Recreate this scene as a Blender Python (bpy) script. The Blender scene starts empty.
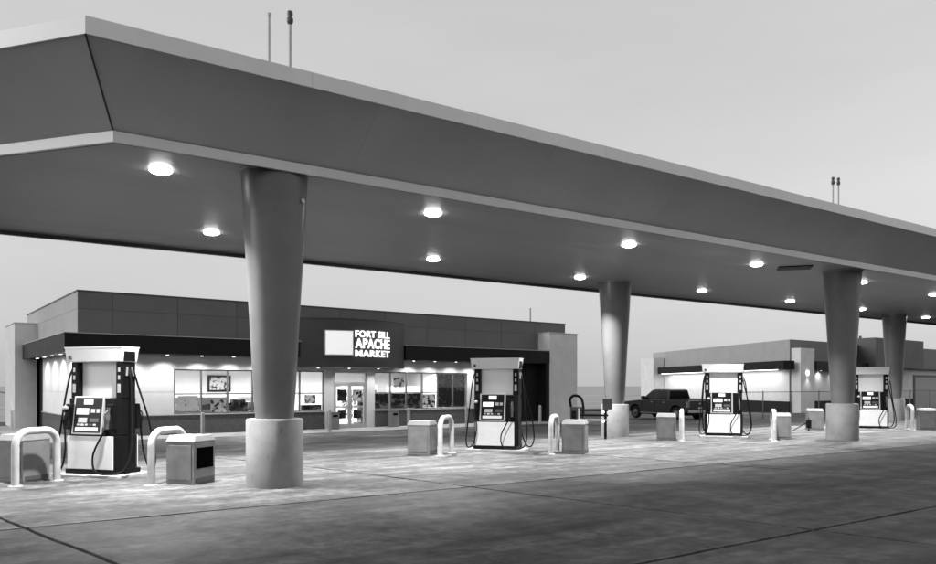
import bpy, bmesh, math, random
from mathutils import Vector, Matrix
random.seed(7)
R = math.radians
scn = bpy.context.scene
COL = scn.collection

# ------------------------------------------------------------------ camera, sky, sun, exposure
CAMH = 1.62
cam = bpy.data.cameras.new("camera"); camo = bpy.data.objects.new("camera", cam); COL.objects.link(camo)
camo.location = (0, 0, CAMH); camo.rotation_euler = (R(90), 0, 0)
cam.sensor_width = 36; cam.lens = 36 * 760 / 936; cam.shift_y = 104 / 936
cam.clip_start = 0.1; cam.clip_end = 6000
scn.camera = camo

SUN_EL, SUN_AZ = 20.0, 255.0            # degrees; azimuth clockwise from +Y (the sun stands low, behind the camera and to the left)
w = bpy.data.worlds.new("World"); scn.world = w; w.use_nodes = True
nt = w.node_tree; bg = nt.nodes["Background"]
sky = nt.nodes.new("ShaderNodeTexSky"); sky.sky_type = 'NISHITA'; sky.sun_disc = False
sky.sun_elevation = R(SUN_EL); sky.sun_rotation = R(SUN_AZ)
sky.air_density = 4.0; sky.dust_density = 0.0; sky.ozone_density = 1.0; sky.altitude = 0
bw = nt.nodes.new("ShaderNodeRGBToBW")   # black and white photograph
tcw = nt.nodes.new("ShaderNodeTexCoord"); mpw = nt.nodes.new("ShaderNodeMapping"); mpw.inputs["Scale"].default_value = (1, 1, 4.5)
nw = nt.nodes.new("ShaderNodeTexNoise"); nw.inputs["Scale"].default_value = 1.6; nw.inputs["Detail"].default_value = 5
rw = nt.nodes.new("ShaderNodeMapRange"); rw.inputs[1].default_value = .3; rw.inputs[2].default_value = .7; rw.inputs[3].default_value = .94; rw.inputs[4].default_value = 1.06
mw = nt.nodes.new("ShaderNodeMath"); mw.operation = 'MULTIPLY'      # faint high cloud
nt.links.new(tcw.outputs["Generated"], mpw.inputs[0]); nt.links.new(mpw.outputs[0], nw.inputs["Vector"]); nt.links.new(nw.outputs[0], rw.inputs[0])
veil = nt.nodes.new("ShaderNodeMix"); veil.data_type = 'FLOAT'; veil.inputs[0].default_value = .6; veil.inputs[3].default_value = 3.85   # even cloud veil over the sky
nt.links.new(sky.outputs[0], bw.inputs[0]); nt.links.new(bw.outputs[0], veil.inputs[2]); nt.links.new(veil.outputs[0], mw.inputs[0]); nt.links.new(rw.outputs[0], mw.inputs[1]); nt.links.new(mw.outputs[0], bg.inputs[0])
bg.inputs[1].default_value = 0.14
sun = bpy.data.lights.new("sun", 'SUN'); sun.energy = 1.1; sun.angle = R(30)
suno = bpy.data.objects.new("sun", sun); COL.objects.link(suno)
sd = Vector((math.sin(R(SUN_AZ)) * math.cos(R(SUN_EL)), math.cos(R(SUN_AZ)) * math.cos(R(SUN_EL)), math.sin(R(SUN_EL))))
suno.rotation_euler = sd.to_track_quat('Z', 'Y').to_euler(); suno.location = (-30, 0, 40)
vs = scn.view_settings; vs.view_transform = 'Standard'; vs.look = 'None'; vs.exposure = 0.25; vs.gamma = 1
vs.use_curve_mapping = False
scn.cycles.use_denoising = True
scn.cycles.max_bounces = 8; scn.cycles.transparent_max_bounces = 12
scn.cycles.caustics_reflective = False; scn.cycles.caustics_refractive = False
scn.cycles.sample_clamp_indirect = 4

# ------------------------------------------------------------------ materials (all grey)
MATS = {}
def mat(name, base, rough=.6, metal=0, var=0, scale=3, bump=0, bscale=60, rnd=0, coat=0, emit=0, stretch=None, spec=.5, chips=0):
    if name in MATS: return MATS[name]
    m = bpy.data.materials.new(name); m.use_nodes = True; t = m.node_tree; L = t.links
    p = t.nodes["Principled BSDF"]
    p.inputs["Base Color"].default_value = (base,) * 3 + (1,)
    p.inputs["Roughness"].default_value = rough; p.inputs["Metallic"].default_value = metal
    p.inputs["Specular IOR Level"].default_value = spec
    p.inputs["Coat Weight"].default_value = coat; p.inputs["Coat Roughness"].default_value = .06
    if emit:
        p.inputs["Emission Color"].default_value = (1, 1, 1, 1); p.inputs["Emission Strength"].default_value = emit
    if var or bump or rnd or chips:
        tc = t.nodes.new("ShaderNodeTexCoord"); mp = t.nodes.new("ShaderNodeMapping")
        L.new(tc.outputs["Object"], mp.inputs[0])
        if stretch: mp.inputs["Scale"].default_value = stretch
    fac = None
    if var:
        n = t.nodes.new("ShaderNodeTexNoise"); n.inputs["Scale"].default_value = scale
        n.inputs["Detail"].default_value = 6; n.inputs["Roughness"].default_value = .6
        L.new(mp.outputs[0], n.inputs["Vector"])
        mr = t.nodes.new("ShaderNodeMapRange")
        mr.inputs["From Min"].default_value = .3; mr.inputs["From Max"].default_value = .7
        mr.inputs["To Min"].default_value = base * (1 - var); mr.inputs["To Max"].default_value = base * (1 + var)
        L.new(n.outputs[0], mr.inputs[0]); fac = mr.outputs[0]
        mr2 = t.nodes.new("ShaderNodeMapRange")
        mr2.inputs["To Min"].default_value = max(0, rough - .12); mr2.inputs["To Max"].default_value = min(1, rough + .12)
        L.new(n.outputs[0], mr2.inputs[0]); L.new(mr2.outputs[0], p.inputs["Roughness"])
    if rnd:
        oi = t.nodes.new("ShaderNodeObjectInfo")
        mm = t.nodes.new("ShaderNodeMapRange"); mm.inputs["To Min"].default_value = 1 - rnd; mm.inputs["To Max"].default_value = 1 + rnd
        L.new(oi.outputs["Random"], mm.inputs[0])
        mu = t.nodes.new("ShaderNodeMath"); mu.operation = 'MULTIPLY'
        if fac: L.new(fac, mu.inputs[0])
        else: mu.inputs[0].default_value = base
        L.new(mm.outputs[0], mu.inputs[1]); fac = mu.outputs[0]
    if chips:      # scrapes and dirt with a shape of their own
        q = t.nodes.new("ShaderNodeMapping"); q.inputs["Scale"].default_value = (1, 1, .45); L.new(mp.outputs[0], q.inputs[0])
        n3 = t.nodes.new("ShaderNodeTexNoise"); n3.inputs["Scale"].default_value = 9; n3.inputs["Detail"].default_value = 9; n3.inputs["Roughness"].default_value = .7
        L.new(q.outputs[0], n3.inputs["Vector"])
        m3 = t.nodes.new("ShaderNodeMapRange"); m3.inputs[1].default_value = .60; m3.inputs[2].default_value = .68; m3.inputs[3].default_value = 1; m3.inputs[4].default_value = 1 - chips
        L.new(n3.outputs[0], m3.inputs[0])
        mu2 = t.nodes.new("ShaderNodeMath"); mu2.operation = 'MULTIPLY'
        if fac: L.new(fac, mu2.inputs[0])
        else: mu2.inputs[0].default_value = base
        L.new(m3.outputs[0], mu2.inputs[1]); fac = mu2.outputs[0]
    if fac: L.new(fac, p.inputs["Base Color"])
    if bump:
        n2 = t.nodes.new("ShaderNodeTexNoise"); n2.inputs["Scale"].default_value = bscale; n2.inputs["Detail"].default_value = 4
        L.new(mp.outputs[0], n2.inputs["Vector"])
        b = t.nodes.new("ShaderNodeBump"); b.inputs["Strength"].default_value = bump; b.inputs["Distance"].default_value = .02
        L.new(n2.outputs[0], b.inputs["Height"]); L.new(b.outputs[0], p.inputs["Normal"])
    MATS[name] = m
    return m

def glass(name, tint=.9, refl=.12):
    m = bpy.data.materials.new(name); m.use_nodes = True; t = m.node_tree; t.nodes.clear()
    o = t.nodes.new("ShaderNodeOutputMaterial"); mx = t.nodes.new("ShaderNodeMixShader")
    tr = t.nodes.new("ShaderNodeBsdfTransparent"); tr.inputs[0].default_value = (tint,) * 3 + (1,)
    g = t.nodes.new("ShaderNodeBsdfGlossy"); g.inputs["Roughness"].default_value = .02
    lw = t.nodes.new("ShaderNodeFresnel"); lw.inputs[0].default_value = 1.5
    t.links.new(lw.outputs[0], mx.inputs[0]); t.links.new(tr.outputs[0], mx.inputs[1])
    t.links.new(g.outputs[0], mx.inputs[2]); t.links.new(mx.outputs[0], o.inputs[0])
    return m

def poster(name, lo, hi, scale, kind='voronoi', emit=0, thr=(.35, .5)):
    m = bpy.data.materials.new(name); m.use_nodes = True; t = m.node_tree; p = t.nodes["Principled BSDF"]
    tc = t.nodes.new("ShaderNodeTexCoord")
    if kind == 'voronoi':
        n = t.nodes.new("ShaderNodeTexVoronoi"); n.inputs["Scale"].default_value = scale; out = n.outputs["Distance"]
    else:
        n = t.nodes.new("ShaderNodeTexNoise"); n.inputs["Scale"].default_value = scale; n.inputs["Detail"].default_value = 5; out = n.outputs[0]
    t.links.new(tc.outputs["Object"], n.inputs["Vector"])
    r = t.nodes.new("ShaderNodeMapRange"); r.inputs["From Min"].default_value = thr[0]; r.inputs["From Max"].default_value = thr[1]
    r.inputs["To Min"].default_value = lo; r.inputs["To Max"].default_value = hi
    t.links.new(out, r.inputs[0]); t.links.new(r.outputs[0], p.inputs["Base Color"]); p.inputs["Roughness"].default_value = .4
    tl = t.nodes.new("ShaderNodeBsdfTranslucent"); mx = t.nodes.new("ShaderNodeMixShader"); mx.inputs[0].default_value = .45     # thin paper, lit from behind
    t.links.new(r.outputs[0], tl.inputs[0]); t.links.new(p.outputs[0], mx.inputs[1]); t.links.new(tl.outputs[0], mx.inputs[2])
    t.links.new(mx.outputs[0], t.nodes["Material Output"].inputs[0])
    return m

def concrete(name, base, dark=.55):
    """stained slab concrete: broad tone changes, oil spots, tyre streaks along the drive lanes, fine grain"""
    m = bpy.data.materials.new(name); m.use_nodes = True; t = m.node_tree; L = t.links; p = t.nodes["Principled BSDF"]
    geo = t.nodes.new("ShaderNodeNewGeometry"); mp = t.nodes.new("ShaderNodeMapping"); mp.vector_type = 'POINT'
    mp.inputs["Rotation"].default_value = (0, 0, -R(34.8)); L.new(geo.outputs["Position"], mp.inputs[0])
    def noise(scale, det, sc=(1, 1, 1)):
        q = t.nodes.new("ShaderNodeMapping"); q.inputs["Scale"].default_value = sc; L.new(mp.outputs[0], q.inputs[0])
        n = t.nodes.new("ShaderNodeTexNoise"); n.inputs["Scale"].default_value = scale; n.inputs["Detail"].default_value = det
        n.inputs["Roughness"].default_value = .62; L.new(q.outputs[0], n.inputs["Vector"]); return n.outputs[0]
    def rng(s, a, b, c, d):
        r = t.nodes.new("ShaderNodeMapRange"); r.inputs[1].default_value = a; r.inputs[2].default_value = b
        r.inputs[3].default_value = c; r.inputs[4].default_value = d; L.new(s, r.inputs[0]); return r.outputs[0]
    def mul(a, b):
        k = t.nodes.new("ShaderNodeMath"); k.operation = 'MULTIPLY'
        for i, s in enumerate((a, b)):
            if isinstance(s, (int, float)): k.inputs[i].default_value = s
            else: L.new(s, k.inputs[i])
        return k.outputs[0]
    broad = rng(noise(.35, 5), .32, .68, dark, 1.2)
    streak = rng(noise(1.0, 9, (.16, 1.9, 1)), .38, .62, .5, 1.3)
    spots = rng(noise(1.7, 3), .60, .74, 1.0, .55)
    grain = rng(noise(38, 6), .32, .68, .74, 1.26)
    oi = t.nodes.new("ShaderNodeObjectInfo"); ro = rng(oi.outputs["Random"], 0, 1, .9, 1.1)
    mott = mul(rng(noise(6.5, 10), .38, .62, .6, 1.35), rng(noise(1.9, 8), .40, .60, .66, 1.25))
    drip = rng(noise(7.0, 2), .66, .72, 1.0, .6)
    vo = t.nodes.new("ShaderNodeTexVoronoi"); vo.feature = 'DISTANCE_TO_EDGE'; vo.inputs["Scale"].default_value = .16
    dn = t.nodes.new("ShaderNodeTexNoise"); dn.inputs["Scale"].default_value = 1.3; dn.inputs["Detail"].default_value = 6; L.new(mp.outputs[0], dn.inputs["Vector"])
    va = t.nodes.new("ShaderNodeVectorMath"); va.operation = 'ADD'
    vsn = t.nodes.new("ShaderNodeVectorMath"); vsn.operation = 'SCALE'; vsn.inputs["Scale"].default_value = 1.6
    L.new(dn.outputs["Color"], vsn.inputs[0]); L.new(mp.outputs[0], va.inputs[0]); L.new(vsn.outputs[0], va.inputs[1]); L.new(va.outputs[0], vo.inputs["Vector"])
    crack = rng(vo.outputs["Distance"], .0006, .0022, .55, 1.0)
    c = mul(mul(mul(mul(mul(mul(mul(mul(broad, streak), spots), grain), ro), mott), drip), crack), base)
    L.new(c, p.inputs["Base Color"])
    L.new(rng(noise(.9, 4), .3, .7, .42, .8), p.inputs["Roughness"])
    b = t.nodes.new("ShaderNodeBump"); b.inputs["Strength"].default_value = .25; b.inputs["Distance"].default_value = .01
    L.new(noise(28, 5), b.inputs["Height"]); L.new(b.outputs[0], p.inputs["Normal"])
    return m

def brick(name, base, mortar, scale):
    m = bpy.data.materials.new(name); m.use_nodes = True; t = m.node_tree; p = t.nodes["Principled BSDF"]
    tc = t.nodes.new("ShaderNodeTexCoord"); mp = t.nodes.new("ShaderNodeMapping"); mp.inputs["Rotation"].default_value = (R(90), 0, 0)
    t.links.new(tc.outputs["Object"], mp.inputs[0])
    b = t.nodes.new("ShaderNodeTexBrick"); b.inputs["Scale"].default_value = scale
    b.inputs["Color1"].default_value = (base,) * 3 + (1,); b.inputs["Color2"].default_value = (base * .75,) * 3 + (1,)
    b.inputs["Mortar"].default_value = (mortar,) * 3 + (1,); b.inputs["Mortar Size"].default_value = .012
    b.inputs["Brick Width"].default_value = .4; b.inputs["Row Height"].default_value = .2
    t.links.new(mp.outputs[0], b.inputs["Vector"]); t.links.new(b.outputs[0], p.inputs["Base Color"]); p.inputs["Roughness"].default_value = .8
    return m

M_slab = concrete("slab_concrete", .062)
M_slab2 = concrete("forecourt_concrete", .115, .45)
M_asphalt = concrete("asphalt", .045, .7)
M_field = mat("pale_field", .42, .95, var=.25, scale=.08)  # far ground in a pale, slightly varied tone
M_walk = mat("sidewalk_concrete", .42, .8, var=.2, scale=1.5, bump=.2)
M_fascia = mat("fascia_metal", .48, .33, .25, var=.07, scale=.7, rnd=.06, bump=.10, bscale=.7)
M_trim = mat("white_trim", .80, .35, var=.05, scale=2, rnd=.03)
M_soffit = mat("soffit_metal", .31, .46, .2, var=.08, scale=1.2, rnd=.05, stretch=(.3, 2, 2))
M_lip = mat("dark_lip", .035, .5)
M_roof = mat("roof_membrane", .4, .9)
M_column = mat("column_paint", .155, .36, var=.12, scale=1.6, chips=.2, bump=.04, bscale=8)
M_ped = mat("pedestal_concrete", .23, .75, var=.2, scale=2.2, chips=.3, bump=.1, bscale=40)
M_white = mat("white_enamel", .84, .3, var=.03, scale=1.5, coat=.2, chips=.10)
M_black = mat("black_plastic", .006, .45, var=.3, scale=9, spec=.15)
M_black2 = mat("black_rubber", .006, .6, spec=.15)
M_darkgrey = mat("dark_grey_metal", .07, .4, var=.15, scale=5)
M_frame = mat("brushed_frame", .5, .35, .3)
M_bezel = mat("display_black", .006, .3, spec=.2)
M_chrome = mat("bright_metal", .6, .25, .9)
M_bin = mat("bin_grey", .17, .55, var=.2, scale=4, chips=.35, rnd=.05, bump=.15, bscale=90)
M_binlid = mat("bin_lid", .25, .5, var=.1, scale=5)
M_void = mat("bin_void_shade", .003, .9, spec=0)  # black that stands for the shade inside bin openings
M_pipe = mat("pipe_white_paint", .52, .45, var=.15, scale=5, chips=.5, bump=.05, bscale=15)
M_panel = mat("dark_cladding", .125, .45, var=.07, scale=1.2, rnd=.08)
M_sidepanel = mat("sidelit_grey_cladding", .40, .5, var=.07, scale=1.1, rnd=.05)  # building sides: light from the left is put into this paler grey
M_band = mat("awning_black", .012, .5, var=.2, scale=3, spec=.2)
M_bandside = mat("awning_flashing", .45, .4)
M_wall = mat("white_stucco", .74, .7, var=.06, scale=2, bump=.15, bscale=70, rnd=.03)
M_darkwall = mat("charcoal_wall", .014, .6, var=.2, scale=2, spec=.2)
M_pylon = mat("pylon_stucco", .75, .75, var=.08, scale=1.5, bump=.2, bscale=60)
M_brick = brick("brick_wainscot", .085, .13, 2.6)
M_sill = mat("sill_stone", .5, .6, var=.08, scale=4)
M_mull = mat("window_frame_metal", .16, .4, .4)
M_signbox = mat("sign_housing", .055, .45, var=.06, scale=1)
M_glow = mat("lit_sign_face", .8, .5, emit=.52)
M_letter = mat("lit_letters", .9, .5, emit=1.1)
M_lens = mat("lamp_lens", .9, .3, emit=26)
M_lens2 = mat("downlight_lens", .9, .3, emit=7)
M_tube = mat("ceiling_panel_light", .9, .3, emit=5)
M_screen = mat("pump_screen", .6, .2, emit=.75)
M_int = mat("interior_wall", .62, .8, var=.08, scale=.8)
M_intfloor = mat("interior_floor", .35, .4)
M_ceil = mat("interior_ceiling", .6, .9, var=.05, scale=2)
M_goods = poster("shelf_goods", .03, .6, 9, 'noise', thr=(.42, .56))
M_post1 = poster("poster_rings", .05, .85, 8, 'voronoi', thr=(.16, .24))
M_post2 = poster("poster_blotch", .05, .8, 6, 'noise', thr=(.42, .50))
M_post3 = poster("poster_dark", .012, .32, 4, 'noise', thr=(.52, .64))
M_glass = glass("clear_glass", .92)
M_tint = mat("tinted_glass", .006, .1, spec=.35)
M_paint = mat("truck_paint", .020, .25, .2, coat=.8)
M_tyre = mat("tyre_rubber", .015, .85)
M_tail = mat("tail_lamp", .22, .15, coat=.5)
M_galv = mat("galvanised_steel", .22, .45, .5)
M_wire = mat("fence_wire", .16, .5, .5)

# ------------------------------------------------------------------ mesh helpers
class MB:
    def __init__(s): s.v = []; s.f = []; s.sm = []
    def add(s, vs, fs, smooth=False):
        b = len(s.v); s.v += [tuple(p) for p in vs]; s.f += [tuple(i + b for i in f) for f in fs]; s.sm += [smooth] * len(fs); return s
    def hexa(s, p):      # 4 bottom (ccw), 4 top
        return s.add(p, [(3, 2, 1, 0), (4, 5, 6, 7), (0, 1, 5, 4), (1, 2, 6, 5), (2, 3, 7, 6), (3, 0, 4, 7)])
    def box(s, x0, x1, y0, y1, z0, z1):
        return s.hexa([(x0, y0, z0), (x1, y0, z0), (x1, y1, z0), (x0, y1, z0), (x0, y0, z1), (x1, y0, z1), (x1, y1, z1), (x0, y1, z1)])
    def prism(s, poly, z0, z1):
        n = len(poly)
        return s.add([(x, y, z0) for x, y in poly] + [(x, y, z1) for x, y in poly],
                     [tuple(range(n - 1, -1, -1)), tuple(range(n, 2 * n))] + [(i, (i + 1) % n, n + (i + 1) % n, n + i) for i in range(n)])
    def side(s, poly, y0, y1):      # polygon in x-z, extruded along y
        n = len(poly)
        return s.add([(x, y0, z) for x, z in poly] + [(x, y1, z) for x, z in poly],
                     [tuple(range(n)), tuple(range(2 * n - 1, n - 1, -1))] + [(i, n + i, n + (i + 1) % n, (i + 1) % n) for i in range(n)])
    def lathe(s, prof, n=32, c=(0, 0)):
        vs = []; fs = []
        for r, z in prof: vs += [(c[0] + r * math.cos(2 * math.pi * k / n), c[1] + r * math.sin(2 * math.pi * k / n), z) for k in range(n)]
        for i in range(len(prof) - 1):
            for k in range(n): fs.append((i * n + k, i * n + (k + 1) % n, (i + 1) * n + (k + 1) % n, (i + 1) * n + k))
        s.add(vs, fs, True)
        m = len(prof) - 1
        s.add([vs[k] for k in range(n)], [tuple(range(n - 1, -1, -1))]); s.add([vs[m * n + k] for k in range(n)], [tuple(range(n))]); return s
    def tube(s, pts, r, n=8, closed=False):
        pts = [Vector(p) for p in pts]; m = len(pts); vs = []; fs = []
        t0 = (pts[1] - pts[0]).normalized(); up = Vector((0, 0, 1)) if abs(t0.z) < .9 else Vector((1, 0, 0))
        a = t0.cross(up).normalized()
        for i, p in enumerate(pts):
            t = (pts[min(i + 1, m - 1)] - pts[max(i - 1, 0)]).normalized()
            a = (a - t * a.dot(t)).normalized(); b = t.cross(a)
            rr = r[i] if isinstance(r, (list, tuple)) else r
            vs += [p + a * rr * math.cos(2 * math.pi * k / n) + b * rr * math.sin(2 * math.pi * k / n) for k in range(n)]
        for i in range(m - 1):
            for k in range(n): fs.append((i * n + k, i * n + (k + 1) % n, (i + 1) * n + (k + 1) % n, (i + 1) * n + k))
        s.add(vs, fs, True)
        s.add(vs[:n], [tuple(range(n - 1, -1, -1))]); s.add(vs[-n:], [tuple(range(n))]); return s
    def mesh(s, name, material, bevel=0, seg=2):
        me = bpy.data.meshes.new(name); me.from_pydata(s.v, [], s.f)
        for p, q in zip(me.polygons, s.sm): p.use_smooth = q
        bm = bmesh.new(); bm.from_mesh(me)
        bmesh.ops.recalc_face_normals(bm, faces=bm.faces)
        if bevel:
            es = [e for e in bm.edges if len(e.link_faces) == 2 and e.calc_face_angle(0) > R(30)]
            bmesh.ops.bevel(bm, geom=es, offset=bevel, segments=seg, affect='EDGES', profile=.6, clamp_overlap=True)
        bm.to_mesh(me); bm.free()
        me.materials.append(material); return me
    def build(s, name, material, parent=None, bevel=0, seg=2, loc=None):
        return link(name, s.mesh(name, material, bevel, seg), parent, loc)

def link(name, me, parent=None, loc=None, rot=None):
    o = bpy.data.objects.new(name, me); COL.objects.link(o)
    if parent: o.parent = parent
    if loc is not None: o.location = loc
    if rot is not None: o.rotation_euler = rot
    return o
def tag(o, label, cat, group=None):
    o["label"] = label; o["category"] = cat
    if group: o["group"] = group
    return o
def thing(name, loc, rz, label, cat, group=None):
    o = bpy.data.objects.new(name, None); COL.objects.link(o); o.empty_display_size = .2
    o.location = loc; o.rotation_euler = (0, 0, rz); return tag(o, label, cat, group)
def copy_tree(o, parent=None):
    c = o.copy(); COL.objects.link(c); c.parent = parent
    for ch in list(o.children): copy_tree(ch, c)
    return c
def structure(o): o["kind"] = "structure"; return o
def spline(pts, n=8):       # Catmull-Rom through the points
    P = [Vector(p) for p in pts]; P = [P[0] * 2 - P[1]] + P + [P[-1] * 2 - P[-2]]; out = []
    for i in range(1, len(P) - 2):
        for k in range(n):
            t = k / n; a, b, c, d = P[i - 1], P[i], P[i + 1], P[i + 2]
            out.append(.5 * ((2 * b) + (c - a) * t + (2 * a - 5 * b + 4 * c - d) * t * t + (3 * b - a - 3 * c + d) * t ** 3))
    return out + [P[-2]]
def lamp(name, kind, loc, power, parent=None, rot=(0, 0, 0), size=.3, cone=110, spread=170):
    l = bpy.data.lights.new(name, kind); l.energy = power
    if kind == 'AREA': l.shape = 'SQUARE'; l.size = size; l.spread = R(spread)
    if kind == 'SPOT': l.spot_size = R(cone); l.spot_blend = .8; l.shadow_soft_size = size
    o = bpy.data.objects.new(name, l); COL.objects.link(o); o.location = loc; o.rotation_euler = rot
    if parent: o.parent = parent
    return o

# station frame: u runs along the canopy, v away from it towards the shop
OX, OY, UA = -6.48, 13.4, R(34.8)
CU, SU = math.cos(UA), math.sin(UA)
def uv(u, v, z=0): return (OX + u * CU - v * SU, OY + u * SU + v * CU, z)
def vof(x, y): return -(x - OX) * SU + (y - OY) * CU
def gv(v): return -.024 * min(max(v - .5, 0), 25.5)        # the lot falls gently towards the shop
def gz(x, y): return gv(vof(x, y)) + (0 if vof(x, y) < 4.1 else -.03)

# ------------------------------------------------------------------ ground
mb = MB()
vv = [-700, .5, 26, 41]
for a, b in zip(vv[:-1], vv[1:]):
    mb.add([uv(-700, a, gv(a) - .03), uv(900, a, gv(a) - .03), uv(900, b, gv(b) - .03), uv(-700, b, gv(b) - .03)], [(0, 1, 2, 3)])
ground = structure(mb.build("ground", M_asphalt))
mb = MB(); mb.add([uv(-3500, 41, -.642), uv(3500, 41, -.642), uv(3500, 4500, -.642), uv(-3500, 4500, -.642)], [(0, 1, 2, 3)])
structure(mb.build("field", M_field))
rows = [-20.3, -15.1, -9.9, -4.7, .5, 4.1]
for j, (a, b) in enumerate(zip(rows[:-1], rows[1:])):
    for i in range(-4, 9):
        g = .024
        sk = lambda u, v: u - .21 * (v + 4.7)
        u0 = -1.53 + 6.2 * i; u1 = u0 + 6.2
        p = [(sk(u0 + g, a), a + g), (sk(u1 - g, a), a + g), (sk(u1 - g, b), b - g), (sk(u0 + g, b), b - g)]
        pl = []
        for q in range(4):
            A_, B_ = Vector(p[q]), Vector(p[(q + 1) % 4]); nn = 20
            for e in range(nn):
                P_ = A_.lerp(B_, e / nn); nv = Vector(((B_ - A_).y, -(B_ - A_).x)).normalized()
                pl.append(P_ - nv * (random.uniform(0, .011) + .007 * math.sin(3.1 * e / 4 + i + j)))
        mb = MB(); n4 = len(pl)
        mb.add([uv(x, y, gv(y) - .12) for x, y in pl] + [uv(x, y, gv(y)) for x, y in pl],
               [tuple(range(n4 - 1, -1, -1)), tuple(range(n4, 2 * n4))] + [(e, (e + 1) % n4, n4 + (e + 1) % n4, n4 + e) for e in range(n4)])
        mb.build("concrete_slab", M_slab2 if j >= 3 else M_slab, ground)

# ------------------------------------------------------------------ canopy
EU, EV = -.611, .792                                    # direction of the slanted canopy end, in u-v
V0, V1, UL, UR = -3.28, 5.2, -.36, 54.0
def skew(v): return (v - V0) * EU / EV
def outline(o):
    """canopy plan offset outwards by o: front-left, front-right, back-right, back-left"""
    k = EU / EV; dx = o * math.hypot(1, k)
    r = []
    for (v, u, sx) in ((V0 - o, UL, -1), (V0 - o, UR, 1), (V1 + o, UR, 1), (V1 + o, UL, -1)):
        r.append((u + (v - V0) * k + sx * dx, v))
    return r
ZS = 5.0
can = thing("gas_station_canopy", uv(0, 0, 0), UA, "long grey fuel station canopy with sloped fascia, white trim and tapering columns", "canopy")
# soffit boards
n = 22
for i in range(n):
    a = V0 + .07 + (V1 - V0 - .14) * i / n; b = V0 + .07 + (V1 - V0 - .14) * (i + 1) / n - .003
    mb = MB(); mb.prism([(UL + skew(a) + .08, a), (UR + skew(a) - .08, a), (UR + skew(b) - .08, b), (UL + skew(b) + .08, b)], ZS + .09, ZS + .13)
    mb.build("soffit_board", M_soffit, can)
def ring(o_in, o_out, z0, z1, name, m, bevel=0):
    A, B = outline(o_in), outline(o_out)
    for k in range(4):
        q = (k + 1) % 4
        MB().hexa([(*B[k], z0), (*B[q], z0), (*A[q], z0), (*A[k], z0), (*B[k], z1), (*B[q], z1), (*A[q], z1), (*A[k], z1)]).build(name, m, can, bevel)
def panels(o0, z0, o1, z1, th, step, name, m, jit=0):
    """cladding between two offset outlines, split into panels with open joints"""
    A, B = outline(o0), outline(o1)
    A2, B2 = outline(o0 - th), outline(o1 - th)
    for k in range(4):
        q = (k + 1) % 4
        d = Vector(A[q]) - Vector(A[k]); ln = d.length; d.normalize()
        def pr(c): return (Vector(c) - Vector(A[k])).dot(d)
        cnt = max(1, round(ln / step))
        for i in range(cnt):
            s0, s1 = ln * i / cnt, ln * (i + 1) / cnt
            def pt(P, s, end):
                if end == 0 and i == 0: return P[k]
                if end == 1 and i == cnt - 1: return P[q]
                l0, l1 = pr(P[k]), pr(P[q]); f = (s - l0) / (l1 - l0)
                return tuple(Vector(P[k]).lerp(Vector(P[q]), f))
            g = .0018
            h = [(*pt(A, s0 + g, 0), z0), (*pt(A, s1 - g, 1), z0), (*pt(A2, s1 - g, 1), z0), (*pt(A2, s0 + g, 0), z0),
                 (*pt(B, s0 + g, 0), z1), (*pt(B, s1 - g, 1), z1), (*pt(B2, s1 - g, 1), z1), (*pt(B2, s0 + g, 0), z1)]
            MB().hexa(h).build(name, m, can)
panels(0, ZS, 0, ZS + .15, .05, 3.05, "trim_strip", M_trim)
panels(-.02, ZS + .155, .97, ZS + .99, .05, 3.66, "fascia_panel", M_fascia)
panels(.995, ZS + .985, .995, ZS + 1.21, .05, 3.05, "cap_strip", M_trim)
a0, a1 = outline(.012)[0], outline(.985)[0]
MB().tube([(a0[0], a0[1], ZS + .155), (a1[0], a1[1], ZS + .98)], .014, 6).build("corner_seam", M_lip, can)
ring(-.10, -.055, ZS + .005, ZS + .145, "inner_lip", M_lip)
A = outline(.93); MB().prism(A, ZS + 1.06, ZS + 1.1).build("roof_deck", M_roof, can)

def column(x, y, label):
    zb = gz(x, y); u = (x - OX) * CU + (y - OY) * SU; v = vof(x, y)
    c = link("column", None, can); c.location = (u, v, 0)
    sh = MB().lathe([(.305, zb + 1.08), (.335, zb + 1.5), (.40, 2.7), (.47, 3.9), (.535, 5.06), (.535, ZS + .13)], 48)
    MB().lathe([(.56, ZS + .045), (.56, ZS + .088)], 48).build("collar", M_soffit, c)
    o = sh.build("shaft", M_column, c)
    pd = MB().lathe([(.455, zb - .06), (.455, zb + 1.07), (.435, zb + 1.09), (.0, zb + 1.095)], 48)
    pd.build("pedestal", M_ped, c)
    c["label"] = label
    return c, zb
c1, _ = column(-3.16, 12.42, "tapering column between first bin and the shop")
c3, _ = column(11.33, 23.0, "tapering column in front of the last visible pump")
c2, _ = column(4.90, 25.35, "tapering column beside the pickup truck")
c4, _ = column(20.7, 36.9, "tapering column just behind the last pump")
# small fittings on the shafts
t = MB().tube([(.515 * math.sin(a) * 0 + .30, -.41, 4.60), (.31, -.45, 4.60)], .035, 12); t.build("cable_ring", M_frame, c1)
MB().box(.40, .50, -.16, -.04, 3.02, 3.16).build("sensor_box", M_frame, c3, .01)
t = MB().box(-.03, .03, -.20, -.14, 3.05, 3.13); t.build("sensor_box", M_frame, c3, .008, loc=(.38, -.18, 0))
# hatch in the soffit
mb = MB(); mb.box(-.46, .46, -.34, .34, ZS + .055, ZS + .092); mb.build("soffit_hatch", M_black, can, loc=(18.2, -1.9, 0)).rotation_euler = (0, 0, math.atan2(-EV, -EU))

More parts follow.
